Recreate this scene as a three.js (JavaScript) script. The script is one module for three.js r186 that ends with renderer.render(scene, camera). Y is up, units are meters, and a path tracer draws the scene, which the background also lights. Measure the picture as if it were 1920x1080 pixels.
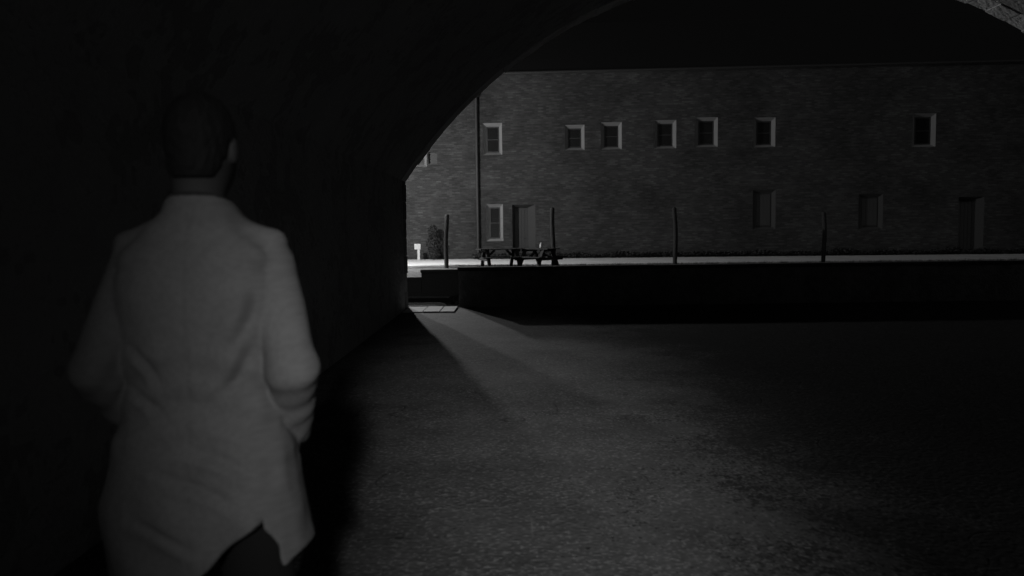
import * as THREE from 'three';
import { mergeGeometries } from 'three/addons/utils/BufferGeometryUtils.js';
import { RoundedBoxGeometry } from 'three/addons/geometries/RoundedBoxGeometry.js';
import { ImprovedNoise } from 'three/addons/math/ImprovedNoise.js';

// ---------------------------------------------------------------- camera, sky, added moonlight fill, exposure
const scene = new THREE.Scene();
const camera = new THREE.PerspectiveCamera(2 * Math.atan(540 / 1507) * 180 / Math.PI, 16 / 9, 0.05, 600);
camera.position.set(0, 1.5, 0);
camera.rotation.set(-Math.atan(110 / 1507), 0, -0.012, 'YXZ');
camera.focus = 12; camera.userData.fStop = 2.4;
scene.add(camera);

const renderer = new THREE.WebGLRenderer({ antialias: true });
renderer.toneMapping = THREE.LinearToneMapping;
renderer.toneMappingExposure = 1;
renderer.shadowMap.enabled = true;

{ // overcast night sky: almost black, evenly grey
  const w = 64, h = 32, d = new Float32Array(w * h * 4);
  for (let j = 0; j < h; j++) for (let i = 0; i < w; i++) {
    const k = 4 * (j * w + i), v = 0.0021;
    d[k] = v; d[k + 1] = v; d[k + 2] = v; d[k + 3] = 1;
  }
  const t = new THREE.DataTexture(d, w, h, THREE.RGBAFormat, THREE.FloatType);
  t.mapping = THREE.EquirectangularReflectionMapping; t.magFilter = THREE.LinearFilter; t.needsUpdate = true;
  scene.background = t; scene.environment = t;
}
// moonlike soft fill from behind the photographer, added to lift facade and dark walls
const moonFill = new THREE.DirectionalLight(0xffffff, 0.17);
moonFill.position.set(-5, 26, 30); moonFill.target.position.set(0, 1, -10);
moonFill.castShadow = true; moonFill.shadow.radius = 40;
Object.assign(moonFill.shadow.camera, { left: -50, right: 50, top: 40, bottom: -40, near: 1, far: 160 });
moonFill.shadow.mapSize.set(2048, 2048);
scene.add(moonFill, moonFill.target);

// ---------------------------------------------------------------- helpers
let seed = 7;
const rnd = () => { seed = (seed * 1664525 + 1013904223) >>> 0; return seed / 4294967296; };
const rr = (a, b) => a + (b - a) * rnd();
const perlin = new ImprovedNoise();
const lerp = (a, b, t) => a + (b - a) * t, clamp = (x, a, b) => Math.max(a, Math.min(b, x));
const sstep = (a, b, x) => { const t = clamp((x - a) / (b - a), 0, 1); return t * t * (3 - 2 * t); };

const taken = {};
function numbered(n) { if (!(n in taken)) { taken[n] = 0; return n; } taken[n]++; return n + '_' + String(taken[n]).padStart(3, '0'); }
function tag(o, label, category, group, kind) {
  if (label) o.userData.label = label;
  if (category) o.userData.category = category;
  if (group) o.userData.group = group;
  if (kind) o.userData.kind = kind;
  return o;
}
function thing(name, label, category, pos = [0, 0, 0], turn = 0, group) {
  const g = new THREE.Group(); g.name = numbered(name); g.position.set(...pos); g.rotation.y = turn;
  scene.add(g); return tag(g, label, category, group);
}
function part(name, geo, mat, parent) {
  const m = new THREE.Mesh(Array.isArray(geo) ? mergeGeometries(geo.map(g => { const q = g.index ? g.toNonIndexed() : g; for (const k of Object.keys(q.attributes)) if (!['position', 'normal', 'uv'].includes(k)) q.deleteAttribute(k); return q; })) : geo, mat);
  m.castShadow = m.receiveShadow = true; m.name = parent ? name : numbered(name);
  (parent || scene).add(m); return m;
}
function structure(name, geo, mat) { return tag(part(name, geo, mat), null, null, null, 'structure'); }
const box = (w, h, d, x = 0, y = 0, z = 0, r = 0) => (r ? new RoundedBoxGeometry(w, h, d, 1, Math.min(r, w / 2.1, h / 2.1, d / 2.1)) : new THREE.BoxGeometry(w, h, d)).translate(x, y, z);
function rod(a, b, r0, r1 = r0, seg = 10) {
  const A = new THREE.Vector3(...a), B = new THREE.Vector3(...b), L = A.distanceTo(B);
  const g = new THREE.CylinderGeometry(r1, r0, L, seg, 1);
  g.applyQuaternion(new THREE.Quaternion().setFromUnitVectors(new THREE.Vector3(0, 1, 0), B.clone().sub(A).normalize()));
  return g.translate((A.x + B.x) / 2, (A.y + B.y) / 2, (A.z + B.z) / 2);
}
function bar(a, b, w, d) { // square timber between two points
  const A = new THREE.Vector3(...a), B = new THREE.Vector3(...b), L = A.distanceTo(B);
  const g = new RoundedBoxGeometry(w, L, d, 1, 0.006);
  g.applyQuaternion(new THREE.Quaternion().setFromUnitVectors(new THREE.Vector3(0, 1, 0), B.clone().sub(A).normalize()));
  return g.translate((A.x + B.x) / 2, (A.y + B.y) / 2, (A.z + B.z) / 2);
}
function setUV(g, f) { // uv in metres from the point and the way it faces
  const p = g.attributes.position, n = g.attributes.normal, uv = new Float32Array(p.count * 2);
  for (let i = 0; i < p.count; i++) { const q = f(p.getX(i), p.getY(i), p.getZ(i), n.getX(i), n.getY(i), n.getZ(i)); uv[2 * i] = q[0]; uv[2 * i + 1] = q[1]; }
  g.setAttribute('uv', new THREE.BufferAttribute(uv, 2)); return g;
}
const boxUV = g => setUV(g, (x, y, z, nx, ny, nz) => { const ax = Math.abs(nx), ay = Math.abs(ny), az = Math.abs(nz); return ay > ax && ay > az ? [x, z] : ax > az ? [z, y] : [x, y]; });

// tileable value noise
function lattice(n, s) { let q = s >>> 0; const a = new Float32Array(n * n); for (let i = 0; i < n * n; i++) { q = (q * 1664525 + 1013904223) >>> 0; a[i] = q / 4294967296; } return a; }
function vnoise(n, s) { const a = lattice(n, s); return (u, v) => { const x = u * n, y = v * n, i = Math.floor(x), j = Math.floor(y), fx = x - i, fy = y - j, sx = fx * fx * (3 - 2 * fx), sy = fy * fy * (3 - 2 * fy); const m = (p, q) => a[((q % n + n) % n) * n + ((p % n + n) % n)]; return lerp(lerp(m(i, j), m(i + 1, j), sx), lerp(m(i, j + 1), m(i + 1, j + 1), sx), sy); }; }
function texture(w, h, fn, srgb) {
  const d = new Uint8Array(w * h * 4);
  for (let j = 0; j < h; j++) for (let i = 0; i < w; i++) { const v = fn(i / w, j / h), k = 4 * (j * w + i); const c = clamp(Math.round(255 * v), 0, 255); d[k] = d[k + 1] = d[k + 2] = c; d[k + 3] = 255; }
  const t = new THREE.DataTexture(d, w, h); t.wrapS = t.wrapT = THREE.RepeatWrapping; t.magFilter = THREE.LinearFilter; t.minFilter = THREE.LinearMipmapLinearFilter; t.generateMipmaps = true;
  if (srgb) t.colorSpace = THREE.SRGBColorSpace; t.needsUpdate = true; return t;
}
const toS = l => l <= 0.0031308 ? 12.92 * l : 1.055 * Math.pow(l, 1 / 2.4) - 0.055; // linear reflectance to the map's sRGB byte
const rep = (t, mx, my = mx) => { t.repeat.set(1 / mx, 1 / my); return t; };
const floorMap = t => { t.repeat.set(1 / 14.57, 1 / 28.42); t.offset.set(2.01 / 14.57, 15.42 / 28.42); return t; };
const grey = v => new THREE.Color().setRGB(v, v, v);
const std = (v, rough = 0.9, extra = {}) => new THREE.MeshStandardMaterial({ color: grey(v), roughness: rough, ...extra });

// ---------------------------------------------------------------- materials
const M = {};
{
  const n1 = vnoise(6, 1), n2 = vnoise(24, 2), n3 = vnoise(96, 3), n4 = vnoise(320, 4), n5 = vnoise(512, 5), n6 = vnoise(12, 6);
  const asphalt = (u, v) => 0.40 * n1(u, v) + 0.28 * n2(u, v) + 0.2 * n3(u, v) + 0.25 * n4(u, v);
  const crack = (u, v) => { const a = Math.abs(n6(u, v) + 0.25 * n2(u, v) - 0.62); return a < 0.0035 ? 1 : 0; };
  M.asphalt = new THREE.MeshPhysicalMaterial({ specularIntensity: 0.12, color: 0xffffff, roughness: 0.93,
    // worn asphalt along the left wall; towards the right, light falloff is painted in as dark soil-like speckle
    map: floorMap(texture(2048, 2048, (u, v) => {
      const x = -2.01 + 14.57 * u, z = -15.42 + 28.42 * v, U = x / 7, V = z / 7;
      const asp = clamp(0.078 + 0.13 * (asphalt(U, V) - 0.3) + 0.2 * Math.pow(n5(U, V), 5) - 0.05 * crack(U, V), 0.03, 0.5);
      const rightFade = sstep(0.3, 2.9, x + 1.3 * (n2(U * 0.9, V * 0.9) - 0.5)), grain = 0.22 * n3(U * 1.7, V * 1.7) + 0.26 * n4(U, V) + 0.52 * n5(U * 1.3, V * 1.3);
      const earthFade = sstep(0.74 - 0.62 * rightFade, 0.92 - 0.62 * rightFade, grain);
      return toS(lerp(asp, 0.035 + 0.03 * n4(V, U), earthFade));
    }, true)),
    bumpMap: rep(texture(1024, 1024, (u, v) => 0.45 * n4(u, v) + 0.35 * n5(u, v) + 0.2 * n3(u, v) - 0.3 * crack(u, v)), 7), bumpScale: 0.004 });
  const stone = (u, v) => 0.35 * n1(u, v) + 0.35 * n2(u, v) + 0.2 * n3(u, v) + 0.1 * n4(u, v);
  M.limewash = new THREE.MeshStandardMaterial({ color: 0xffffff, roughness: 0.95, // old plastered vault, flaking
    map: rep(texture(1024, 1024, (u, v) => { const s = stone(u, v), flake = sstep(0.63, 0.68, 0.55 * n2(u + 0.31, v) + 0.3 * n3(u, v) + 0.25 * n1(v, u)); return toS(clamp(lerp(0.6 + 0.16 * (s - 0.5), 0.47, flake), 0.03, 0.8)); }, true), 5),
    bumpMap: rep(texture(1024, 1024, (u, v) => 0.5 * n3(u, v) + 0.4 * n2(u, v) + 0.25 * n4(u, v)), 5), bumpScale: 0.03 });
  M.archStone = M.limewash.clone();
  M.limewash.color = grey(0.55);
  M.stone = new THREE.MeshStandardMaterial({ color: 0xffffff, roughness: 0.95,
    map: rep(texture(512, 512, (u, v) => toS(clamp(0.17 + 0.2 * (stone(u, v) - 0.5), 0.03, 0.8)), true), 2.2),
    bumpMap: rep(texture(512, 512, (u, v) => 0.5 * n3(u, v) + 0.5 * n2(u, v)), 2.2), bumpScale: 0.02 });
  M.paving = new THREE.MeshPhysicalMaterial({ specularIntensity: 0.25, color: 0xffffff, roughness: 0.9,
    map: rep(texture(512, 512, (u, v) => toS(clamp(0.72 + 0.3 * (stone(u, v) - 0.5) - 0.12 * Math.pow(n4(u, v), 4), 0.1, 0.8)), true), 6),
    bumpMap: rep(texture(512, 512, (u, v) => n4(u, v)), 6), bumpScale: 0.006 });
  M.gravel = new THREE.MeshPhysicalMaterial({ specularIntensity: 0.2, color: 0xffffff, roughness: 0.95,
    map: rep(texture(512, 512, (u, v) => toS(clamp(0.2 + 0.14 * (stone(u, v) - 0.5) + 0.1 * (n5(u, v) - 0.5), 0.03, 0.8)), true), 4),
    bumpMap: rep(texture(512, 512, (u, v) => n5(u, v)), 4), bumpScale: 0.02 });
  M.soil = new THREE.MeshPhysicalMaterial({ specularIntensity: 0.1, color: 0xffffff, roughness: 1,
    map: rep(texture(512, 512, (u, v) => toS(clamp(0.03 + 0.04 * (stone(u, v) - 0.5), 0.008, 0.2)), true), 6),
    bumpMap: rep(texture(512, 512, (u, v) => 0.5 * n4(u, v) + 0.5 * n3(u, v)), 6), bumpScale: 0.05 });
  // sooty brickwork, too far off to pick a brick apart: 0.26 x 0.077 m courses over a 12.48 x 8.8 m sheet
  const cols = 48, rows = 114, tone = lattice(128, 77), stain = vnoise(9, 21), stain2 = vnoise(30, 22);
  const brick = (u, v) => { const r = Math.floor(v * rows), x = u * cols + (r % 2) * 0.5, c = Math.floor(x), fx = x - c, fy = v * rows - r; const j = fx < 0.05 || fx > 0.95 || fy < 0.14 || fy > 0.9; return [j, tone[(r % 128) * 128 + (((c % cols) + cols) % cols)]]; };
  M.brick = new THREE.MeshStandardMaterial({ color: 0xffffff, roughness: 0.92,
    map: rep(texture(2048, 1368, (u, v) => { const [j, t] = brick(u, v); const s = 0.5 * stain(u, v) + 0.35 * stain2(u, v) + 0.15 * n3(u, v); return toS(clamp((j ? 0.06 : 0.043 + 0.06 * t * t) * (0.22 + 0.74 * s), 0.015, 0.4)); }, true), 12.48, 8.8),
    bumpMap: rep(texture(2048, 1368, (u, v) => { const [j, t] = brick(u, v); return j ? 0.1 : 0.6 + 0.3 * t + 0.1 * n4(u, v); }), 12.48, 8.8), bumpScale: 0.012 });
  M.plaster = std(0.2, 0.9, { bumpMap: rep(texture(256, 256, (u, v) => n3(u, v)), 1), bumpScale: 0.004 });
  const wv = vnoise(64, 9);
  M.cloth = new THREE.MeshStandardMaterial({ color: 0xffffff, roughness: 0.95,
    map: rep(texture(512, 512, (u, v) => toS(0.185 + 0.008 * (n2(u, v) - 0.5) + 0.035 * (wv(u, v) - 0.5) + 0.012 * Math.sin(u * 512) * Math.sin(v * 512)), true), 0.5),
    bumpMap: rep(texture(512, 512, (u, v) => 0.5 + 0.25 * Math.sin(u * 160 * Math.PI) * Math.sin(v * 160 * Math.PI) + 0.25 * n3(u, v)), 0.5), bumpScale: 0.0012 });
}
M.darkCloth = std(0.012, 0.95);
M.shirt = std(0.03, 0.9);
M.skin = std(0.06, 0.6);
M.hair = std(0.012, 0.85);
M.skin.roughness = 0.8;
M.leather = std(0.012, 0.45);
M.timber = std(0.02, 0.85);
M.concrete = std(0.025, 0.9);
M.frame = std(0.015, 0.6);
M.oldBoard = std(0.045, 0.9);
M.glass = new THREE.MeshPhysicalMaterial({ color: grey(0.012), roughness: 0.12, metalness: 0 });
M.slate = std(0.022, 0.7);
M.iron = std(0.025, 0.5, { metalness: 0.3 });
M.zinc = std(0.022, 0.6);
M.white = std(0.55, 0.6);
M.leaf = new THREE.MeshStandardMaterial({ color: grey(0.03), roughness: 0.8, side: THREE.DoubleSide });
M.grass = new THREE.MeshStandardMaterial({ color: grey(0.035), roughness: 0.9, side: THREE.DoubleSide });
M.bark = std(0.04, 0.95);
M.glow = new THREE.MeshStandardMaterial({ color: 0xffffff, emissive: 0xffffff, emissiveIntensity: 4, roughness: 0.4 });

// ---------------------------------------------------------------- ground
const AX = 5.277, AY = -2.505, AR = 8.797, JL = -2.01, JR = 12.564, SPY = 2.43; // the arch: centre, radius, jambs, springing
{
  const g = new THREE.PlaneGeometry(500, 500, 1, 1).rotateX(-Math.PI / 2); structure('ground', boxUV(g), M.soil);
  // floor of the passage
  const lay = (nx, nz, x0, x1, z0, z1, y0, amp) => { // a laid surface with uneven level; x0 and x1 may follow z
    const f = new THREE.PlaneGeometry(1, 1, nx, nz).rotateX(-Math.PI / 2), p = f.attributes.position;
    for (let i = 0; i < p.count; i++) { const z = lerp(z0, z1, p.getZ(i) + 0.5), x = lerp(x0(z), x1(z), p.getX(i) + 0.5); p.setXYZ(i, x, y0 + amp * (perlin.noise(x * 0.7, z * 0.7, 3.1) + 0.5 * perlin.noise(x * 2.3, z * 2.3, 8.2)), z); }
    f.computeVertexNormals(); return boxUV(f);
  };
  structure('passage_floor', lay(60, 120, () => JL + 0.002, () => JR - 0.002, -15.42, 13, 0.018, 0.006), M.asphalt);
  structure('gravel_drive', boxUV(new THREE.PlaneGeometry(12, 14.4).rotateX(-Math.PI / 2).translate(-7.4, 0.006, -24.9)), M.gravel);
  structure('pavement', boxUV(box(52, 0.1, 6.9, 10, 0.05, -35.55, 0.02)), M.paving);
  const th = new THREE.Group(); th.name = 'threshold'; th.userData.kind = 'structure'; scene.add(th);
  let x = -1.99;
  for (const w of [0.37, 0.31, 0.27]) { part('slab', boxUV(box(w - 0.012, 0.05, 0.98, x + w / 2, 0.012 + rr(-0.003, 0.004), -14.92, 0.008)), M.paving, th); x += w; }
}

// ---------------------------------------------------------------- the vaulted gateway
{
  const g = thing('arched_gateway', 'massive dark masonry gateway with wide low arch over the passage', 'gateway');
  const a0 = Math.atan2(SPY - AY, JL - AX), a1 = Math.atan2(SPY - AY, JR - AX), s = new THREE.Shape();
  s.moveTo(-16, 0); s.lineTo(JL, 0); s.lineTo(JL, SPY);
  for (let i = 1; i < 72; i++) { const a = lerp(a0, a1, i / 72); s.lineTo(AX + AR * Math.cos(a), AY + AR * Math.sin(a)); }
  s.lineTo(JR, SPY); s.lineTo(JR, 0); s.lineTo(27, 0); s.lineTo(27, 9.4); s.lineTo(-16, 9.4); s.closePath();
  const geo = new THREE.ExtrudeGeometry(s, { depth: 28, bevelEnabled: false, curveSegments: 1 }).translate(0, 0, -15.4);
  setUV(geo, (x, y, z, nx, ny, nz) => {
    if (Math.abs(nz) > 0.9) return [x, y];
    if (Math.abs(ny) > 0.1 && Math.abs(Math.hypot(x - AX, y - AY) - AR) < 0.02) return [Math.atan2(y - AY, x - AX) * AR, z];
    return Math.abs(ny) > Math.abs(nx) ? [x, z] : [y, z];
  });
  { // the plastered vault and the darker masonry of walls and faces are two parts
    const p = geo.attributes.position, keep = [[], []];
    for (let i = 0; i < p.count; i += 3) { let arch = 1; for (let k = 0; k < 3; k++) { const x = p.getX(i + k), y = p.getY(i + k); if (Math.abs(Math.hypot(x - AX, y - AY) - AR) > 0.02 || Math.abs(geo.attributes.normal.getZ(i + k)) > 0.5) arch = 0; } if (arch && Math.abs(p.getX(i) - p.getX(i + 1)) < 1e-5 && Math.abs(p.getX(i) - p.getX(i + 2)) < 1e-5) arch = 0; for (let k = 0; k < 3; k++) keep[arch].push(i + k); }
    keep.forEach((ids, q) => { const h = new THREE.BufferGeometry(); for (const [n, sz] of [['position', 3], ['normal', 3], ['uv', 2]]) { const a = geo.attributes[n].array, o = new Float32Array(ids.length * sz); ids.forEach((id, t) => { for (let c = 0; c < sz; c++) o[t * sz + c] = a[id * sz + c]; }); h.setAttribute(n, new THREE.BufferAttribute(o, sz)); } part(q ? 'vault' : 'wall', h, M.limewash, g); });
  }
  const n = 43; // the outer ring of arch stones, each a little out of line
  for (let i = 0; i < n; i++) {
    const b0 = lerp(a0, a1, i / n), b1 = lerp(a0, a1, (i + 1) / n), gap = 0.0008, ri = AR - 0.006 + rr(-0.014, 0.012), ro = AR + 0.5 + rr(-0.03, 0.03);
    const q = new THREE.Shape(); const P = (r, a) => [AX + r * Math.cos(a), AY + r * Math.sin(a)];
    q.moveTo(...P(ri, b0 - gap)); q.lineTo(...P(ro, b0 - gap)); q.lineTo(...P(ro, b1 + gap)); q.lineTo(...P(ri, b1 + gap)); q.closePath();
    const e = new THREE.ExtrudeGeometry(q, { depth: 0.5 + rr(-0.05, 0.05), bevelEnabled: true, bevelSize: 0.006, bevelThickness: 0.008, bevelSegments: 1 }).translate(0, 0, -15.44 + rr(-0.012, 0.012));
    part('arch_stone', boxUV(e), M.archStone, g);
  }
  for (const [jx, sg] of [[JL, -1], [JR, 1]]) { // quoins of the two jambs
    let y = 0, k = 0;
    while (y < SPY - 0.05) { const h = Math.min(0.34, SPY - y), w = k % 2 ? 0.62 : 0.4; part('quoin', boxUV(box(w, h - 0.012, 0.46 + rr(-0.05, 0.05), jx + sg * (w / 2 - 0.004 + rr(-0.006, 0.006)), y + h / 2, -15.22, 0.012)), M.stone, g); y += h; k++; }
  }
}

// ---------------------------------------------------------------- low walls outside the arch
function lowWall(label, x0, x1, z, h, th, mat = M.stone) {
  const g = thing('low_wall', label, 'wall', [0, 0, z]);
  part('wall_body', boxUV(box(x1 - x0, h - 0.07, th, (x0 + x1) / 2, (h - 0.07) / 2, 0, 0.01)), mat, g);
  let x = x0 - 0.02; while (x < x1) { const w = Math.min(rr(0.85, 1.05), x1 + 0.02 - x); if (w > 0.05) part('coping_stone', boxUV(box(w - 0.008, 0.07, th + 0.04, x + w / 2, h - 0.035 + rr(-0.003, 0.003), 0, 0.008)), M.darkStone, g); x += w; }
}
M.darkStone = std(0.05, 0.95);
M.sootStone = M.stone.clone(); M.sootStone.color = grey(1);
lowWall('long low stone wall with flat coping closing the archway', -1.03, JR - 0.05, -15.63, 0.78, 0.26, M.sootStone);
lowWall('short low stone wall standing across the gravel behind the threshold', -2.05, 1.6, -18.3, 0.61, 0.26, M.darkStone);
lowWall('lowest stone wall, running on from the short wall across the gravel', -8.5, -2.052, -18.3, 0.45, 0.26, M.darkStone);

// ---------------------------------------------------------------- brick building
const FA = 0.06; // the facade stands turned by this angle
const bld = thing('brick_building', 'long two storey dark brick building with small deep windows', 'building', [-4, 0, -39], -FA);
{
  const L0 = -12, L1 = 36, TOP = 8.78, wins = [
    ['W', -1.06, -0.02, 4.55, 5.75], ['W', 2.70, 3.62, 5.06, 6.57], ['W', 6.61, 7.54, 5.22, 6.41], ['W', 8.32, 9.30, 5.22, 6.5],
    ['W', 10.83, 11.85, 5.22, 6.55], ['W', 12.74, 13.78, 5.25, 6.64], ['W', 15.44, 16.44, 5.2, 6.58], ['W', 22.68, 23.73, 5.08, 6.62],
    ['W', 2.80, 3.62, 0.94, 2.72], ['W', 15.43, 16.49, 1.35, 3.22], ['W', 20.3, 21.42, 1.29, 2.95], ['V', 0.06, 0.48, 4.69, 5.24],
    ['D', 4.06, 5.18, 0.11, 2.68], ['D', 24.85, 26.0, 0.11, 2.75]];
  const s = new THREE.Shape([[L0, 0], [L1, 0], [L1, TOP], [L0, TOP]].map(q => new THREE.Vector2(...q)));
  for (const [, a, b, c, d] of wins) s.holes.push(new THREE.Path([[a, c], [a, d], [b, d], [b, c]].map(q => new THREE.Vector2(...q))));
  part('wall', boxUV(new THREE.ExtrudeGeometry(s, { depth: 0.45, bevelEnabled: false }).translate(0, 0, -0.45)), M.brick, bld);
  part('wall', boxUV(box(0.45, TOP, 9.55, L0 + 0.225, TOP / 2, -0.45 - 4.775)), M.brick, bld);
  part('wall', boxUV(box(0.45, TOP, 9.55, L1 - 0.225, TOP / 2, -0.45 - 4.775)), M.brick, bld);
  part('wall', boxUV(box(L1 - L0 - 0.9, TOP, 0.45, (L0 + L1) / 2, TOP / 2, -9.775)), M.brick, bld);
  const ring = (o, i, z0, z1) => { // splayed reveal between the outer and the inner rectangle
    const [a, b, c, d] = o, [e, f, g, h] = i, P = [[a, c, z0], [b, c, z0], [b, d, z0], [a, d, z0], [e, g, z1], [f, g, z1], [f, h, z1], [e, h, z1]], v = [];
    for (let k = 0; k < 4; k++) { const l = (k + 1) % 4; for (const t of [k, l, 4 + l, k, 4 + l, 4 + k]) v.push(...P[t]); }
    const q = new THREE.BufferGeometry(); q.setAttribute('position', new THREE.Float32BufferAttribute(v, 3)); q.computeVertexNormals(); return boxUV(q);
  };
  M.plasterTwo = M.plaster.clone(); M.plasterTwo.side = THREE.DoubleSide;
  for (const [t, a, b, c, d] of wins) {
    if (t === 'V') { const v = new THREE.Group(); v.name = 'vent'; bld.add(v);
      part('backing', box(b - a, d - c, 0.02, (a + b) / 2, (c + d) / 2, -0.2), M.zinc, v);
      for (let k = 0; k < 5; k++) part('louvre', box(b - a - 0.01, 0.012, 0.1, (a + b) / 2, c + (k + 0.5) * (d - c) / 5, -0.14), M.zinc, v);
      continue; }
    const w = new THREE.Group(); w.name = t === 'W' ? 'window' : 'door'; bld.add(w);
    const sp = 0.15, dz = 0.2, i = t === 'W' ? [a + sp, b - sp, c + sp * 0.8, d - sp] : [a + 0.1, b - 0.38, c, d - 0.14], e = 0.004;
    part('surround', ring([a + e, b - e, c + e, d - e], [i[0], i[1], i[2] + (t === 'D' ? 2 * e : 0), i[3]], -0.004, t === 'W' ? -dz : -0.36), t === 'W' && (c > 3 || a < 5) ? M.plasterTwo : M.brickTwo ?? (M.brickTwo = Object.assign(std(0.045, 0.95), { side: THREE.DoubleSide })), w);
    const cx = (i[0] + i[1]) / 2, cy = (i[2] + i[3]) / 2, ww = i[1] - i[0], hh = i[3] - i[2];
    if (t === 'W') {
      part('frame', [box(ww, 0.06, 0.06, cx, i[2] + 0.03, -dz - 0.03), box(ww, 0.06, 0.06, cx, i[3] - 0.03, -dz - 0.03), box(0.06, hh - 0.12, 0.06, i[0] + 0.03, cy, -dz - 0.03), box(0.06, hh - 0.12, 0.06, i[1] - 0.03, cy, -dz - 0.03), box(ww - 0.12, 0.04, 0.05, cx, cy, -dz - 0.03)], M.frame, w);
      if (c < 3 && a > 5) { for (let k = 0; k < 4; k++) part('shutter_board', box((ww - 0.12) / 4 - 0.006, hh - 0.13, 0.03, i[0] + 0.06 + (k + 0.5) * (ww - 0.12) / 4, cy, -dz + 0.012, 0.004), M.oldBoard, w); continue; }
      part('pane', box(ww - 0.12, hh / 2 - 0.08, 0.008, cx, cy - hh / 4 + 0.02, -dz - 0.035), M.glass, w);
      part('pane', box(ww - 0.12, hh / 2 - 0.08, 0.008, cx, cy + hh / 4 - 0.02, -dz - 0.035), M.glass, w);
    } else {
      const n = 4, pw = ww / n;
      for (let k = 0; k < n; k++) part('plank', box(pw - 0.008, hh - 0.02, 0.05, i[0] + (k + 0.5) * pw, cy, -0.4, 0.005), M.oldBoard, w);
      part('handle', [rod([i[1] - 0.1, 1.05, -0.375], [i[1] - 0.1, 1.05, -0.33], 0.012), rod([i[1] - 0.1, 1.05, -0.33], [i[1] - 0.22, 1.05, -0.33], 0.01)], M.iron, w);
    }
  }
  // eaves, gutter, roof
  const cl = L1 - L0 + 0.3, cm = (L0 + L1) / 2;
  part('cornice', boxUV(box(cl, 0.14, 0.5, cm, TOP + 0.07, -0.23, 0.01)), M.brick, bld);
  const rs = new THREE.Shape([[0.03, TOP + 0.14], [0.03, TOP + 0.2], [-5, TOP + 3.6], [-10.3, TOP + 0.2], [-10.3, TOP + 0.14]].map(q => new THREE.Vector2(...q)));
  part('roof', boxUV(new THREE.ExtrudeGeometry(rs, { depth: cl, bevelEnabled: false }).rotateY(-Math.PI / 2).translate(cm + cl / 2, 0, 0).applyMatrix4(new THREE.Matrix4().makeScale(1, 1, 1))), M.slate, bld);
  part('gutter', rod([L0 - 0.1, TOP + 0.1, 0.09], [L1 + 0.1, TOP + 0.1, 0.09], 0.07, 0.07, 8), M.zinc, bld);
  const pipe = part('drainpipe', [rod([2.41, 0.2, 0.1], [2.41, 8.6, 0.1], 0.075, 0.075, 12), rod([2.41, 8.6, 0.1], [2.41, 8.76, 0.1], 0.075, 0.075, 12), box(0.26, 0.2, 0.18, 2.41, 7.9, 0.1, 0.02)], M.zinc, bld);
  for (const y of [1.2, 3.4, 5.6, 7.4]) part('bracket', box(0.2, 0.06, 0.1, 2.41, y, 0.05), M.iron, pipe);
}

// ---------------------------------------------------------------- globe lamp and floodlight, left of the arch, hidden behind the jamb
{
  const [lx, lz] = [-7.0, -31.0];
  const g = thing('lamp_post', 'iron lamp post with a white globe standing on the gravel drive', 'street lamp', [lx, 0.006, lz]);
  const lathe = [[0.14, 0], [0.14, 0.08], [0.09, 0.16], [0.075, 0.5], [0.05, 0.6], [0.042, 4.2], [0.09, 4.24], [0.09, 4.28]].map(q => new THREE.Vector2(...q));
  part('pole', new THREE.LatheGeometry(lathe, 16), M.iron, g);
  part('globe', new THREE.SphereGeometry(0.19, 24, 16).translate(0, 4.46, 0), M.glow, g);
  const pl = new THREE.PointLight(0xffffff, 235); pl.position.set(lx, 4.46, lz); pl.castShadow = true; pl.shadow.radius = 8; scene.add(pl);
}
{
  const [lx, lz] = [-5.6, -31.4];
  const g = thing('floodlight_post', 'iron post with one floodlight aimed at the archway', 'street lamp', [lx, 0.006, lz]);
  part('base', box(0.3, 0.04, 0.3, 0, 0.02, 0, 0.01), M.iron, g);
  part('pole', rod([0, 0.04, 0], [0, 3.3, 0], 0.055, 0.045, 14), M.iron, g);
  const at = new THREE.Vector3(lx + 0.22, 3.25, lz + 0.42), to = new THREE.Vector3(-3.307, 0.086, -16.986), dir = to.clone().sub(at).normalize();
  part('bracket', rod([0, 3.1, 0], [0.12, 3.18, 0.1], 0.022), M.iron, g);
  const q = new THREE.Quaternion().setFromUnitVectors(new THREE.Vector3(0, 0, 1), dir);
  const hp = at.clone().addScaledVector(dir, -0.29).sub(g.position);
  const h = part('floodlight', box(0.4, 0.32, 0.14, 0, 0, 0, 0.02).applyQuaternion(q).translate(hp.x, hp.y, hp.z), M.iron, g);
  const lp = at.clone().addScaledVector(dir, -0.215).sub(g.position);
  part('lens', new THREE.BoxGeometry(0.36, 0.28, 0.008).applyQuaternion(q).translate(lp.x, lp.y, lp.z), M.glow, h);
  const sl = new THREE.SpotLight(0xffffff, 430, 0, 0.219, 1, 2); sl.position.copy(at); sl.target.position.copy(to); sl.castShadow = true; sl.shadow.radius = 8; scene.add(sl, sl.target);
}

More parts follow.
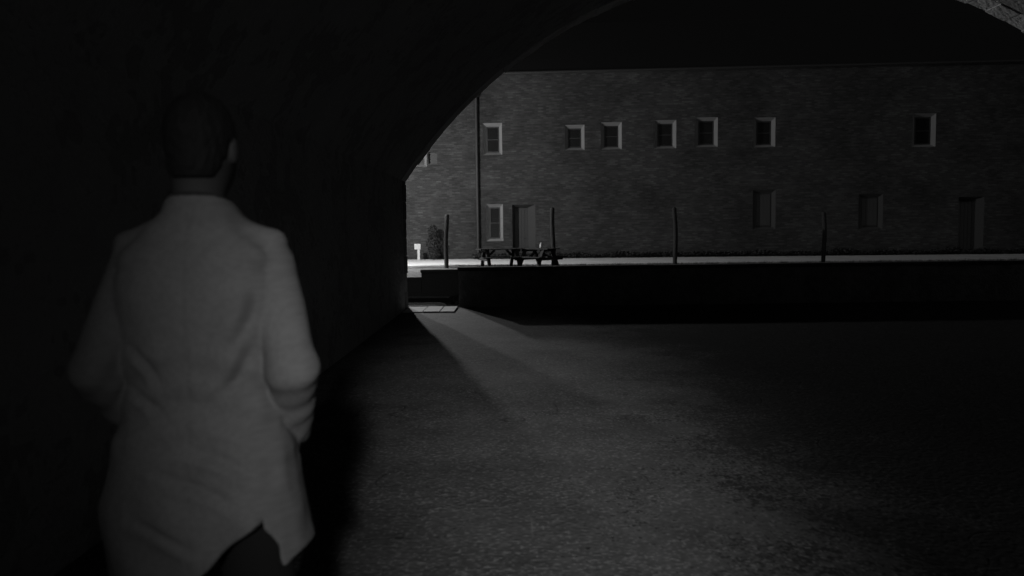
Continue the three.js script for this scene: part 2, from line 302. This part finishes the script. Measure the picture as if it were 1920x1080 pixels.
// ---------------------------------------------------------------- floodlight mast behind the photographer, under the vault
{
  const at = new THREE.Vector3(1.25, 4.75, 9), to = new THREE.Vector3(0.290, 0.506, -4.307), dir = to.clone().sub(at).normalize(), q = new THREE.Quaternion().setFromUnitVectors(new THREE.Vector3(0, 0, 1), dir);
  const g = thing('floodlight_mast', 'tall iron mast with one wide floodlight under the vault', 'street lamp', [1.25, 0, 9.75]);
  part('base', box(0.34, 0.04, 0.34, 0, 0.02, 0, 0.01), M.iron, g);
  part('pole', rod([0, 0.04, 0], [0, 4.8, 0], 0.06, 0.045, 14), M.iron, g);
  const hp = at.clone().addScaledVector(dir, -0.58).sub(g.position);
  const h = part('floodlight', box(0.96, 0.6, 0.14, 0, 0, 0, 0.02).applyQuaternion(q).translate(hp.x, hp.y, hp.z), M.iron, g);
  const lp = at.clone().addScaledVector(dir, -0.505).sub(g.position);
  part('lens', new THREE.BoxGeometry(0.88, 0.52, 0.008).applyQuaternion(q).translate(lp.x, lp.y, lp.z), M.glow, h);
  part('bracket', rod([0, 4.7, 0], [hp.x * 0.8, 4.75, hp.z * 0.8], 0.02), M.iron, g);
  const sl = new THREE.SpotLight(0xffffff, 410, 0, 0.115, 1, 2); sl.position.copy(at); sl.target.position.copy(to); sl.castShadow = true; sl.shadow.radius = 22; scene.add(sl, sl.target);
}

// ---------------------------------------------------------------- fence, sign, shrub, tables
{
  const P = [[-2.55, -31.5, 2.05], [1.63, -31.35, 2.25], [6.32, -31.1, 2.2], [12.1, -31.2, 1.95]];
  const f = thing('wire_fence', 'wire fence on dark concrete posts along the pale pavement', 'fence');
  P.forEach(([x, z, h]) => {
    const pts = []; for (let k = 0; k <= 8; k++) { const t = k / 8; pts.push(new THREE.Vector3(x + 0.05 * Math.sin(t * 4 + x) * t, h * t, z + 0.03 * t)); }
    const po = part('post', [new THREE.TubeGeometry(new THREE.CatmullRomCurve3(pts), 16, 0.085, 8), new THREE.SphereGeometry(0.085, 8, 6).translate(pts[8].x, pts[8].y, pts[8].z)], M.concrete, f);
    for (let k = 1; k <= 5; k++) part('insulator', new THREE.CylinderGeometry(0.025, 0.025, 0.05, 8).rotateX(Math.PI / 2).translate(x + 0.02, h * k / 5.6, z + 0.12), M.concrete, po);
  });
  for (let i = 0; i < P.length - 1; i++) for (let k = 1; k <= 5; k++) part('wire', rod([P[i][0], P[i][2] * k / 5.6, P[i][1] + 0.14], [P[i + 1][0], P[i + 1][2] * k / 5.6, P[i + 1][1] + 0.14], 0.0022, 0.0022, 5), M.iron, f);
}
{
  const g = thing('sign_post', 'short white signpost with square plate beside dark columnar shrub', 'sign', [-4.42, 0.1, -38.1]);
  part('post', box(0.12, 0.5, 0.06, 0.02, 0.25, 0, 0.01), M.white, g);
  part('plate', box(0.3, 0.27, 0.05, -0.03, 0.635, 0, 0.02), M.white, g);
}
function leafCloud(n, at, s) { // n small pointed leaves
  const v = [];
  for (let i = 0; i < n; i++) {
    const p = at(), a = new THREE.Vector3(rr(-1, 1), rr(-0.2, 1), rr(-1, 1)).normalize(), b = new THREE.Vector3(rr(-1, 1), rr(-1, 1), rr(-1, 1)).cross(a).normalize(), l = s * rr(0.7, 1.4);
    const q = [p, p.clone().addScaledVector(a, l * 0.5).addScaledVector(b, l * 0.28), p.clone().addScaledVector(a, l), p.clone().addScaledVector(a, l * 0.5).addScaledVector(b, -l * 0.28)];
    for (const k of [0, 1, 2, 0, 2, 3]) v.push(q[k].x, q[k].y, q[k].z);
  }
  const g = new THREE.BufferGeometry(); g.setAttribute('position', new THREE.Float32BufferAttribute(v, 3)); g.computeVertexNormals(); return g;
}
{
  const g = thing('columnar_shrub', 'dark narrow evergreen shrub standing against the brick building', 'shrub', [-3.72, 0, -38.35]);
  part('trunk', rod([0, 0.1, 0], [0.02, 1.4, 0], 0.04, 0.01), M.bark, g);
  part('crown', leafCloud(2600, () => { const y = rr(0.12, 1.72), t = (y - 0.12) / 1.6, r = 0.34 * Math.pow(Math.sin(Math.PI * (0.12 + 0.86 * t)), 0.5) * Math.sqrt(rr(0.25, 1)) * (1 + 0.15 * Math.sin(y * 9)), a = rr(0, 6.283); return new THREE.Vector3(r * Math.cos(a), y, r * Math.sin(a)); }, 0.07), M.leaf, g);
}
function picnicTable(label, x, z, turn, L) {
  const g = thing('picnic_table', label, 'table', [x, 0.01, z], turn, 'picnic tables by the fence');
  for (let k = 0; k < 5; k++) part('tabletop_plank', box(L, 0.04, 0.135, 0, 0.75, (k - 2) * 0.145, 0.006), M.timber, g);
  for (const s of [-1, 1]) for (let k = 0; k < 2; k++) part('seat_plank', box(L, 0.04, 0.13, 0, 0.45, s * (0.62 + k * 0.14), 0.006), M.timber, g);
  for (const e of [-1, 1]) {
    const ex = e * (L / 2 - 0.3);
    for (const s of [-1, 1]) part('leg', bar([ex, 0, s * 0.62], [ex, 0.73, s * 0.24], 0.12, 0.09), M.timber, g);
    part('seat_beam', box(0.05, 0.1, 1.5, ex + e * 0.085, 0.38, 0, 0.005), M.timber, g);
    part('top_beam', box(0.05, 0.08, 0.7, ex + e * 0.085, 0.69, 0, 0.005), M.timber, g);
    part('brace', bar([ex, 0.4, 0], [ex - e * 0.35, 0.72, 0], 0.08, 0.045), M.timber, g);
  }
  return g;
}
picnicTable('dark timber picnic table beside the fence post, its top empty', -0.42, -30.4, 0.28, 1.75);
picnicTable('dark timber picnic table by the fence with a pale jar on it', 1.02, -30.3, -0.75, 1.5);
tag(part('jar', new THREE.LatheGeometry([[0.001, 0], [0.05, 0], [0.055, 0.03], [0.055, 0.13], [0.035, 0.16], [0.035, 0.2], [0.001, 0.2]].map(q => new THREE.Vector2(...q)), 16).translate(1.12, 0.782, -30.38), M.white), 'small pale jar standing on the picnic table', 'jar');

// ---------------------------------------------------------------- planting along the foot of the building, grass beyond the walls
{
  const tuft = leafCloud(14, () => new THREE.Vector3(rr(-0.12, 0.12), rr(0, 0.22), rr(-0.12, 0.12)), 0.13), n = 1700;
  const b = new THREE.InstancedMesh(tuft, M.leaf, n), m = new THREE.Matrix4();
  for (let i = 0; i < n; i++) { const lx = rr(2.2, 34), hgt = 0.7 + 0.9 * Math.max(0, perlin.noise(lx * 0.8, 3, 1) + 0.35); const dz = rr(0.12, 0.55), wx = -4 + lx * Math.cos(FA) - dz * Math.sin(FA), wz = -39 + lx * Math.sin(FA) + dz * Math.cos(FA); const sc = rr(0.7, 1.2);
    m.makeRotationY(rr(0, 6.28)).scale(new THREE.Vector3(sc, sc * hgt, sc)).setPosition(wx, 0.1, wz); b.setMatrixAt(i, m); }
  b.name = 'border_planting'; b.castShadow = b.receiveShadow = true; scene.add(b); tag(b, 'low dark planting along the foot of the brick building', 'plants', null, 'stuff');
  const bl = []; for (let k = 0; k < 7; k++) { const a = rr(0, 6.28), x = rr(-0.06, 0.06), z = rr(-0.06, 0.06), h = rr(0.06, 0.13), l = rr(0.02, 0.06), w = 0.005; bl.push(x - w * Math.sin(a), 0, z + w * Math.cos(a), x + w * Math.sin(a), 0, z - w * Math.cos(a), x + l * Math.cos(a), h, z + l * Math.sin(a)); }
  const gg = new THREE.BufferGeometry(); gg.setAttribute('position', new THREE.Float32BufferAttribute(bl, 3)); gg.computeVertexNormals();
  const N = 26000, gr = new THREE.InstancedMesh(gg, M.grass, N);
  for (let i = 0; i < N; i++) { const sc = rr(0.8, 1.5); m.makeRotationY(rr(0, 6.28)).scale(new THREE.Vector3(sc, sc, sc)).setPosition(rr(-1.3, 24), 0.002, rr(-31.9, -15.85)); gr.setMatrixAt(i, m); }
  gr.name = 'lawn_grass'; gr.castShadow = gr.receiveShadow = true; scene.add(gr); tag(gr, 'short dark grass between the low wall and the pavement', 'grass', null, 'stuff');
}

// ---------------------------------------------------------------- the person
function surfaceNet(sdf, lo, hi, h) { // a smooth skin round the zero of a distance field
  const n = [0, 1, 2].map(k => Math.ceil((hi[k] - lo[k]) / h) + 1), [nx, ny, nz] = n, F = new Float32Array(nx * ny * nz), id = (i, j, k) => (k * ny + j) * nx + i;
  for (let k = 0; k < nz; k++) for (let j = 0; j < ny; j++) for (let i = 0; i < nx; i++) F[id(i, j, k)] = sdf(lo[0] + i * h, lo[1] + j * h, lo[2] + k * h);
  const vid = new Int32Array(nx * ny * nz).fill(-1), V = [], I = [];
  const C = [[0, 0, 0], [1, 0, 0], [0, 1, 0], [1, 1, 0], [0, 0, 1], [1, 0, 1], [0, 1, 1], [1, 1, 1]], E = [[0, 1], [2, 3], [4, 5], [6, 7], [0, 2], [1, 3], [4, 6], [5, 7], [0, 4], [1, 5], [2, 6], [3, 7]];
  for (let k = 0; k < nz - 1; k++) for (let j = 0; j < ny - 1; j++) for (let i = 0; i < nx - 1; i++) {
    const f = C.map(c => F[id(i + c[0], j + c[1], k + c[2])]); let neg = 0; for (const q of f) if (q < 0) neg++;
    if (!neg || neg === 8) continue;
    let x = 0, y = 0, z = 0, m = 0;
    for (const [a, b] of E) if ((f[a] < 0) !== (f[b] < 0)) { const t = f[a] / (f[a] - f[b]); x += lerp(C[a][0], C[b][0], t); y += lerp(C[a][1], C[b][1], t); z += lerp(C[a][2], C[b][2], t); m++; }
    vid[id(i, j, k)] = V.length / 3; V.push(lo[0] + (i + x / m) * h, lo[1] + (j + y / m) * h, lo[2] + (k + z / m) * h);
  }
  const quad = (a, b, c, d, fl) => { if (a < 0 || b < 0 || c < 0 || d < 0) return; if (fl) I.push(a, b, c, a, c, d); else I.push(a, c, b, a, d, c); };
  for (let k = 1; k < nz - 1; k++) for (let j = 1; j < ny - 1; j++) for (let i = 1; i < nx - 1; i++) {
    const s = F[id(i, j, k)] < 0;
    if (s !== (F[id(i + 1, j, k)] < 0)) quad(vid[id(i, j - 1, k - 1)], vid[id(i, j, k - 1)], vid[id(i, j, k)], vid[id(i, j - 1, k)], s);
    if (s !== (F[id(i, j + 1, k)] < 0)) quad(vid[id(i - 1, j, k - 1)], vid[id(i - 1, j, k)], vid[id(i, j, k)], vid[id(i, j, k - 1)], s);
    if (s !== (F[id(i, j, k + 1)] < 0)) quad(vid[id(i - 1, j - 1, k)], vid[id(i, j - 1, k)], vid[id(i, j, k)], vid[id(i - 1, j, k)], s);
  }
  const g = new THREE.BufferGeometry(); g.setAttribute('position', new THREE.Float32BufferAttribute(V, 3)); g.setIndex(I);
  const N = new Float32Array(V.length), e = h * 0.6;
  for (let i = 0; i < V.length; i += 3) { const x = V[i], y = V[i + 1], z = V[i + 2]; let a = sdf(x + e, y, z) - sdf(x - e, y, z), b = sdf(x, y + e, z) - sdf(x, y - e, z), c = sdf(x, y, z + e) - sdf(x, y, z - e); const l = Math.hypot(a, b, c) || 1; N[i] = a / l; N[i + 1] = b / l; N[i + 2] = c / l; }
  g.setAttribute('normal', new THREE.BufferAttribute(N, 3)); return setUV(g, (x, y, z) => [x + z * 0.6, y]);
}
const smin = (a, b, k) => { const q = Math.max(k - Math.abs(a - b), 0) / k; return Math.min(a, b) - q * q * k * 0.25; };
const smax = (a, b, k) => -smin(-a, -b, k);
function cone(x, y, z, a, b, ra, rb) { // tapered capsule
  const bx = b[0] - a[0], by = b[1] - a[1], bz = b[2] - a[2], px = x - a[0], py = y - a[1], pz = z - a[2], t = clamp((px * bx + py * by + pz * bz) / (bx * bx + by * by + bz * bz), 0, 1);
  return Math.hypot(px - t * bx, py - t * by, pz - t * bz) - lerp(ra, rb, t);
}
const ell = (x, y, z, c, r) => { const k = Math.hypot((x - c[0]) / r[0], (y - c[1]) / r[1], (z - c[2]) / r[2]); return (k - 1) * Math.min(...r); };
function profile(tab, y) { if (y <= tab[0][0]) return tab[0]; for (let i = 1; i < tab.length; i++) if (y <= tab[i][0]) { const a = tab[i - 1], b = tab[i], t = (y - a[0]) / (b[0] - a[0]), s = t * t * (3 - 2 * t) * 0.5 + t * 0.5; return a.map((v, k) => lerp(v, b[k], s)); } return tab[tab.length - 1]; }
{
  const man = thing('person', 'person in a pale jacket and dark trousers walking away, hands in pockets', 'person', [-0.75, 0.012, -1.95], 0);
  // joints; x to the person's right, the person looks towards -z
  const SH = [0.166, 1.405, 0.0], EL = [0.232, 1.165, 0.075], WR = [0.186, 0.985, -0.075];
  const HIP = [0.09, 0.95, 0], KN = { 1: [0.1, 0.52, -0.06], [-1]: [0.1, 0.5, 0.0] }, AN = { 1: [0.1, 0.09, -0.08], [-1]: [0.1, 0.12, 0.2] };
  const mir = (p, s) => [p[0] * s, p[1], p[2]];
  // ---- jacket
  const tab = [ // y, half width, half depth, middle z
    [0.70, 0.255, 0.150, 0.005], [0.82, 0.244, 0.152, 0.01], [0.95, 0.218, 0.142, 0.008], [1.10, 0.188, 0.124, 0.0], [1.22, 0.188, 0.128, 0.005], [1.34, 0.196, 0.128, 0.012], [1.43, 0.182, 0.112, 0.015], [1.50, 0.125, 0.085, 0.012], [1.55, 0.07, 0.07, 0.0]];
  const torso = (x, y, z, off = 0) => { const [, w, d, c] = profile(tab, y), W = w + off, D = d + off, q = Math.pow(Math.abs(x) / W, 2.5) + Math.pow(Math.abs(z - c) / D, 2.5); return (Math.pow(q, 0.4) - 1) * Math.min(W, D) * 0.92; };
  const creases = [[-0.1, 0.95, 0.14, 0.84, 0.0065], [-0.02, 1.0, 0.17, 0.91, 0.0065], [-0.16, 0.84, 0.05, 0.73, 0.006], [0.15, 1.24, 0.06, 1.1, 0.007], [-0.15, 1.24, -0.05, 1.12, 0.007], [0.16, 1.36, 0.1, 1.22, 0.006], [-0.16, 1.14, -0.02, 1.02, 0.006]];
  const jacket = (x, y, z) => {
    const s = x < 0 ? -1 : 1, ax = Math.abs(x);
    let fold = 0.004 * perlin.noise(x * 9, y * 5, z * 9 + 4) + 0.0025 * perlin.noise(x * 22, y * 13, z * 22);
    fold += 0.006 * sstep(1.05, 0.8, y) * Math.sin(x * 34 + 5 * y + 2 * Math.sin(y * 9)); // drape of the skirt
    fold += 0.0035 * sstep(0.9, 1.05, y) * sstep(1.3, 1.1, y) * Math.sin(y * 70 + 26 * ax + 3 * x); // creases at the waist
    if (z > 0) fold += 0.0035 * Math.exp(-((x / 0.007) ** 2)) + 0.003 * Math.exp(-(((y - 1.455 + 0.3 * ax) / 0.007) ** 2)) * sstep(0.02, 0.06, ax); // back seam, shoulder seams
    if (z > 0.02) for (const [x0, y0, x1, y1, am] of creases) { const ux = x1 - x0, uy = y1 - y0, L2 = ux * ux + uy * uy, t = clamp(((x - x0) * ux + (y - y0) * uy) / L2, 0, 1), q = ((x - x0) * uy - (y - y0) * ux) / Math.sqrt(L2) + 0.012 * Math.sin(t * 3.1), e = Math.hypot(x - x0 - t * ux, y - y0 - t * uy) - Math.abs(q); fold += am * Math.sin(Math.PI * clamp(t, 0.02, 0.98)) * (Math.exp(-((q / 0.011) ** 2)) - 0.8 * Math.exp(-(((q - 0.022) / 0.014) ** 2))) * (e < 0.02 ? 1 : 0); }
    let d = smax(torso(x, y, z) + fold, y - 1.535, 0.012);
    d = smin(d, cone(x, y, z, [s * 0.05, 1.492, 0.01], [s * 0.174, 1.461, 0.005], 0.038, 0.035), 0.025);
    const slv = 0.0018 * Math.sin(y * 48 + z * 70 + 3 * Math.sin(x * 20)) * sstep(1.26, 1.16, y) + 0.004 * perlin.noise(x * 12 + 9, y * 14, z * 12);
    const arm = smin(cone(x, y, z, mir(SH, s), mir(EL, s), 0.059, 0.058), cone(x, y, z, mir(EL, s), mir(WR, s), 0.058, 0.046), 0.02) + slv;
    d = smin(d, arm, 0.012);
    // cuff end, hem, hollow skirt, side vents
    const wr = mir(WR, s), el = mir(EL, s), ux = wr[0] - el[0], uy = wr[1] - el[1], uz = wr[2] - el[2], ul = Math.hypot(ux, uy, uz), along = ((x - wr[0]) * ux + (y - wr[1]) * uy + (z - wr[2]) * uz) / ul;
    if (Math.hypot(x - wr[0], y - wr[1], z - wr[2]) < 0.075) d = smax(d, Math.min(along - 0.005, -torso(x, y, z, 0.006)) > 0 ? along - 0.005 : d, 0.004);
    const hem = 0.668 + 0.065 * sstep(0.16, 0.25, x) + 0.008 * Math.sin(x * 11 + 1) - 0.02 * z; d = smax(d, hem - y, 0.006);
    const inner = Math.max(torso(x, y, z, -0.032), y - 0.93); d = smax(d, -inner, 0.006);
    const apex = 0.822, half = Math.max(0, (apex - y) * (x > 0.165 ? 0.35 : 1.15) + 0.006 * Math.sin(y * 60)); // the vent, spread by the hand in the pocket
    if (z > 0.02 && x > 0) d = smax(d, -Math.max(Math.abs(x - 0.165) - half, y - apex), 0.012);
    // collar
    const cr = Math.hypot(x / 0.072, (z + 0.008) / 0.074), cy = 1.54 + 0.28 * z; d = smin(d, Math.hypot((cr - 1) * 0.073, (y - cy) * 0.55) - 0.013, 0.03);
    return d;
  };
  part('jacket', surfaceNet(jacket, [-0.36, 0.63, -0.22], [0.36, 1.60, 0.24], 0.007), M.cloth, man);
  // ---- trousers
  const trousers = (x, y, z) => {
    const s = x < 0 ? -1 : 1; let d = 9;
    for (const q of [1, -1]) { const h = mir(HIP, q), k = mir(KN[q], q), a = mir(AN[q], q); const l = smin(cone(x, y, z, h, k, 0.108, 0.08), cone(x, y, z, k, a, 0.08, 0.066), 0.04); d = smin(d, l, 0.03); }
    d = smin(d, ell(x, y, z, [0, 0.98, 0.01], [0.165, 0.16, 0.115]), 0.05);
    d = smin(d, ell(x, y, z, [s * 0.155, 0.88, -0.06], [0.05, 0.09, 0.055]), 0.04); // hand in the pocket
    d += 0.004 * Math.sin(y * 45 + z * 30 + x * 12) * sstep(0.75, 0.3, y) + 0.003 * perlin.noise(x * 14, y * 10, z * 14);
    d = smax(d, y - 1.05, 0.01); return smax(d, 0.075 - y, 0.01);
  };
  part('trousers', surfaceNet(trousers, [-0.26, 0.05, -0.24], [0.26, 1.09, 0.32], 0.009), M.darkCloth, man);
  for (const q of [1, -1]) { const a = mir(AN[q], q), up = q < 0 ? 0.03 : 0;
    const shoe = (x, y, z) => { let d = smin(cone(x, y, z, [a[0], 0.04 + up, a[2] + 0.05], [a[0], 0.036, a[2] - 0.15], 0.045, 0.038), cone(x, y, z, [a[0], 0.09 + up, a[2] + 0.01], [a[0], 0.05 + up * 0.5, a[2] - 0.03], 0.05, 0.045), 0.03); return smax(d, 0.002 - y, 0.006); };
    const sh = part('shoe', surfaceNet(shoe, [a[0] - 0.08, -0.02, a[2] - 0.22], [a[0] + 0.08, 0.2, a[2] + 0.13], 0.006), M.leather, man);
    part('sole', box(0.085, 0.016, 0.26, a[0], 0.008, a[2] - 0.05, 0.006), M.leather, sh); }
  // ---- body: head, neck, trunk and limbs, hands: one skin
  const HC = [0.004, 1.695, -0.018];
  const head = (x, y, z) => {
    let d = smin(ell(x, y, z, [HC[0], 1.715, HC[2] + 0.012], [0.076, 0.1, 0.096]), ell(x, y, z, [HC[0], 1.645, HC[2] - 0.035], [0.058, 0.078, 0.068]), 0.05);
    d = smin(d, cone(x, y, z, [0, 1.47, 0.012], [0, 1.64, 0.004], 0.06, 0.055), 0.04);
    d = smin(d, cone(x, y, z, [HC[0], 1.70, HC[2] - 0.098], [HC[0], 1.665, HC[2] - 0.118], 0.009, 0.014), 0.014);
    d = smin(d, ell(x, y, z, [HC[0], 1.627, HC[2] - 0.096], [0.026, 0.011, 0.012]), 0.01);
    d = smin(d, ell(x, y, z, [HC[0], 1.59, HC[2] - 0.085], [0.024, 0.02, 0.02]), 0.02);
    for (const s of [-1, 1]) {
      d = smax(d, -ell(x, y, z, [HC[0] + s * 0.031, 1.695, HC[2] - 0.108], [0.018, 0.012, 0.016]), 0.012);
      d = smin(d, ell(x, y, z, [HC[0] + s * 0.031, 1.716, HC[2] - 0.094], [0.022, 0.007, 0.01]), 0.012);
      d = smin(d, ell(x, y, z, [HC[0] + s * 0.08, 1.685, HC[2] + 0.012], [0.011, 0.032, 0.02]), 0.008);
    }
    return d;
  };
  const limbs = (x, y, z) => {
    let d = smin(cone(x, y, z, [0, 1.02, 0.01], [0, 1.34, 0.01], 0.1, 0.105), cone(x, y, z, [-0.12, 1.42, 0.01], [0.12, 1.42, 0.01], 0.055, 0.055), 0.08);
    d = smin(d, cone(x, y, z, [0, 1.42, 0.012], [0, 1.54, 0.008], 0.06, 0.058), 0.05);
    for (const s of [-1, 1]) {
      d = smin(d, smin(cone(x, y, z, mir(SH, s), mir(EL, s), 0.046, 0.038), cone(x, y, z, mir(EL, s), mir(WR, s), 0.036, 0.026), 0.02), 0.04);
      d = smin(d, smin(cone(x, y, z, mir(HIP, s), mir(KN[s], s), 0.082, 0.055), cone(x, y, z, mir(KN[s], s), mir(AN[s], s), 0.052, 0.036), 0.03), 0.06);
    }
    return smax(d, y - 1.535, 0.002);
  };
  const hand = s => (x, y, z) => { // palm, four fingers curled in the pocket, thumb leaving the side of the palm
    const w = mir(WR, s), P = (a, b, c) => [w[0] - s * a, w[1] - b, w[2] + c];
    let d = smin(cone(x, y, z, w, P(0.012, 0.04, -0.01), 0.025, 0.026), ell(x, y, z, P(0.02, 0.065, -0.008), [0.022, 0.042, 0.04]), 0.02);
    for (let k = 0; k < 4; k++) { const o = -0.032 + k * 0.021, l = [0.9, 1, 0.95, 0.78][k]; const a = P(0.022, 0.09, o), b = P(0.026, 0.09 + 0.036 * l, o), c = P(0.036, 0.09 + 0.062 * l, o - 0.002), e = P(0.05, 0.09 + 0.078 * l, o - 0.003); d = smin(d, Math.min(cone(x, y, z, a, b, 0.0098, 0.009), cone(x, y, z, b, c, 0.009, 0.0082), cone(x, y, z, c, e, 0.0082, 0.007)), 0.006); }
    return smin(d, Math.min(cone(x, y, z, P(0.014, 0.035, -0.03), P(0.012, 0.07, -0.058), 0.013, 0.0105), cone(x, y, z, P(0.012, 0.07, -0.058), P(0.014, 0.1, -0.066), 0.0105, 0.008)), 0.012);
  };
  const bodyGeo = [surfaceNet(limbs, [-0.31, 0.03, -0.17], [0.31, 1.56, 0.27], 0.012), surfaceNet(head, [-0.11, 1.5, -0.16], [0.12, 1.84, 0.12], 0.0042)];
  for (const s of [1, -1]) { const w = mir(WR, s); bodyGeo.push(surfaceNet(hand(s), [w[0] - 0.075, w[1] - 0.19, w[2] - 0.085], [w[0] + 0.075, w[1] + 0.035, w[2] + 0.06], 0.0036)); }
  const body = part('body', bodyGeo, M.skin, man);
  for (const s of [-1, 1]) part('eye', new THREE.SphereGeometry(0.0115, 14, 10).translate(HC[0] + s * 0.031, 1.695, HC[2] - 0.082), M.white, body);
  const hair = (x, y, z) => { // short hair: cap over crown and nape, face and ears left free
    let d = ell(x, y, z, [HC[0], 1.72, HC[2] + 0.014], [0.084, 0.106, 0.104]);
    d = smin(d, ell(x, y, z, [HC[0], 1.655, HC[2] + 0.062], [0.06, 0.065, 0.042]), 0.02);
    d += 0.003 * perlin.noise(x * 60, y * 25, z * 60) + 0.002 * perlin.noise(x * 130, y * 60, z * 130);
    const face = Math.max((HC[2] - 0.03 + 0.5 * sstep(1.74, 1.62, y) * 0.07) - z, y - 1.775 + 0.4 * (z - HC[2] + 0.06));
    return smax(smax(d, Math.min(HC[2] - 0.028 - z, 1.765 - y) * 1 > 0 && z < HC[2] - 0.02 ? HC[2] - 0.028 - z : d, 0.005), 1.615 - y, 0.012);
  };
  part('hair', surfaceNet(hair, [-0.11, 1.58, -0.16], [0.12, 1.85, 0.13], 0.0048), M.hair, man);
  part('shirt_collar', surfaceNet((x, y, z) => { const cr = Math.hypot(x / 0.064, (z - 0.004) / 0.066), cy = 1.545 + 0.24 * z; return Math.max(Math.abs((cr - 1) * 0.065) - 0.006, Math.abs(y - cy) - 0.024); }, [-0.1, 1.49, -0.1], [0.1, 1.6, 0.1], 0.005), M.shirt, man);
}

renderer.render(scene, camera);
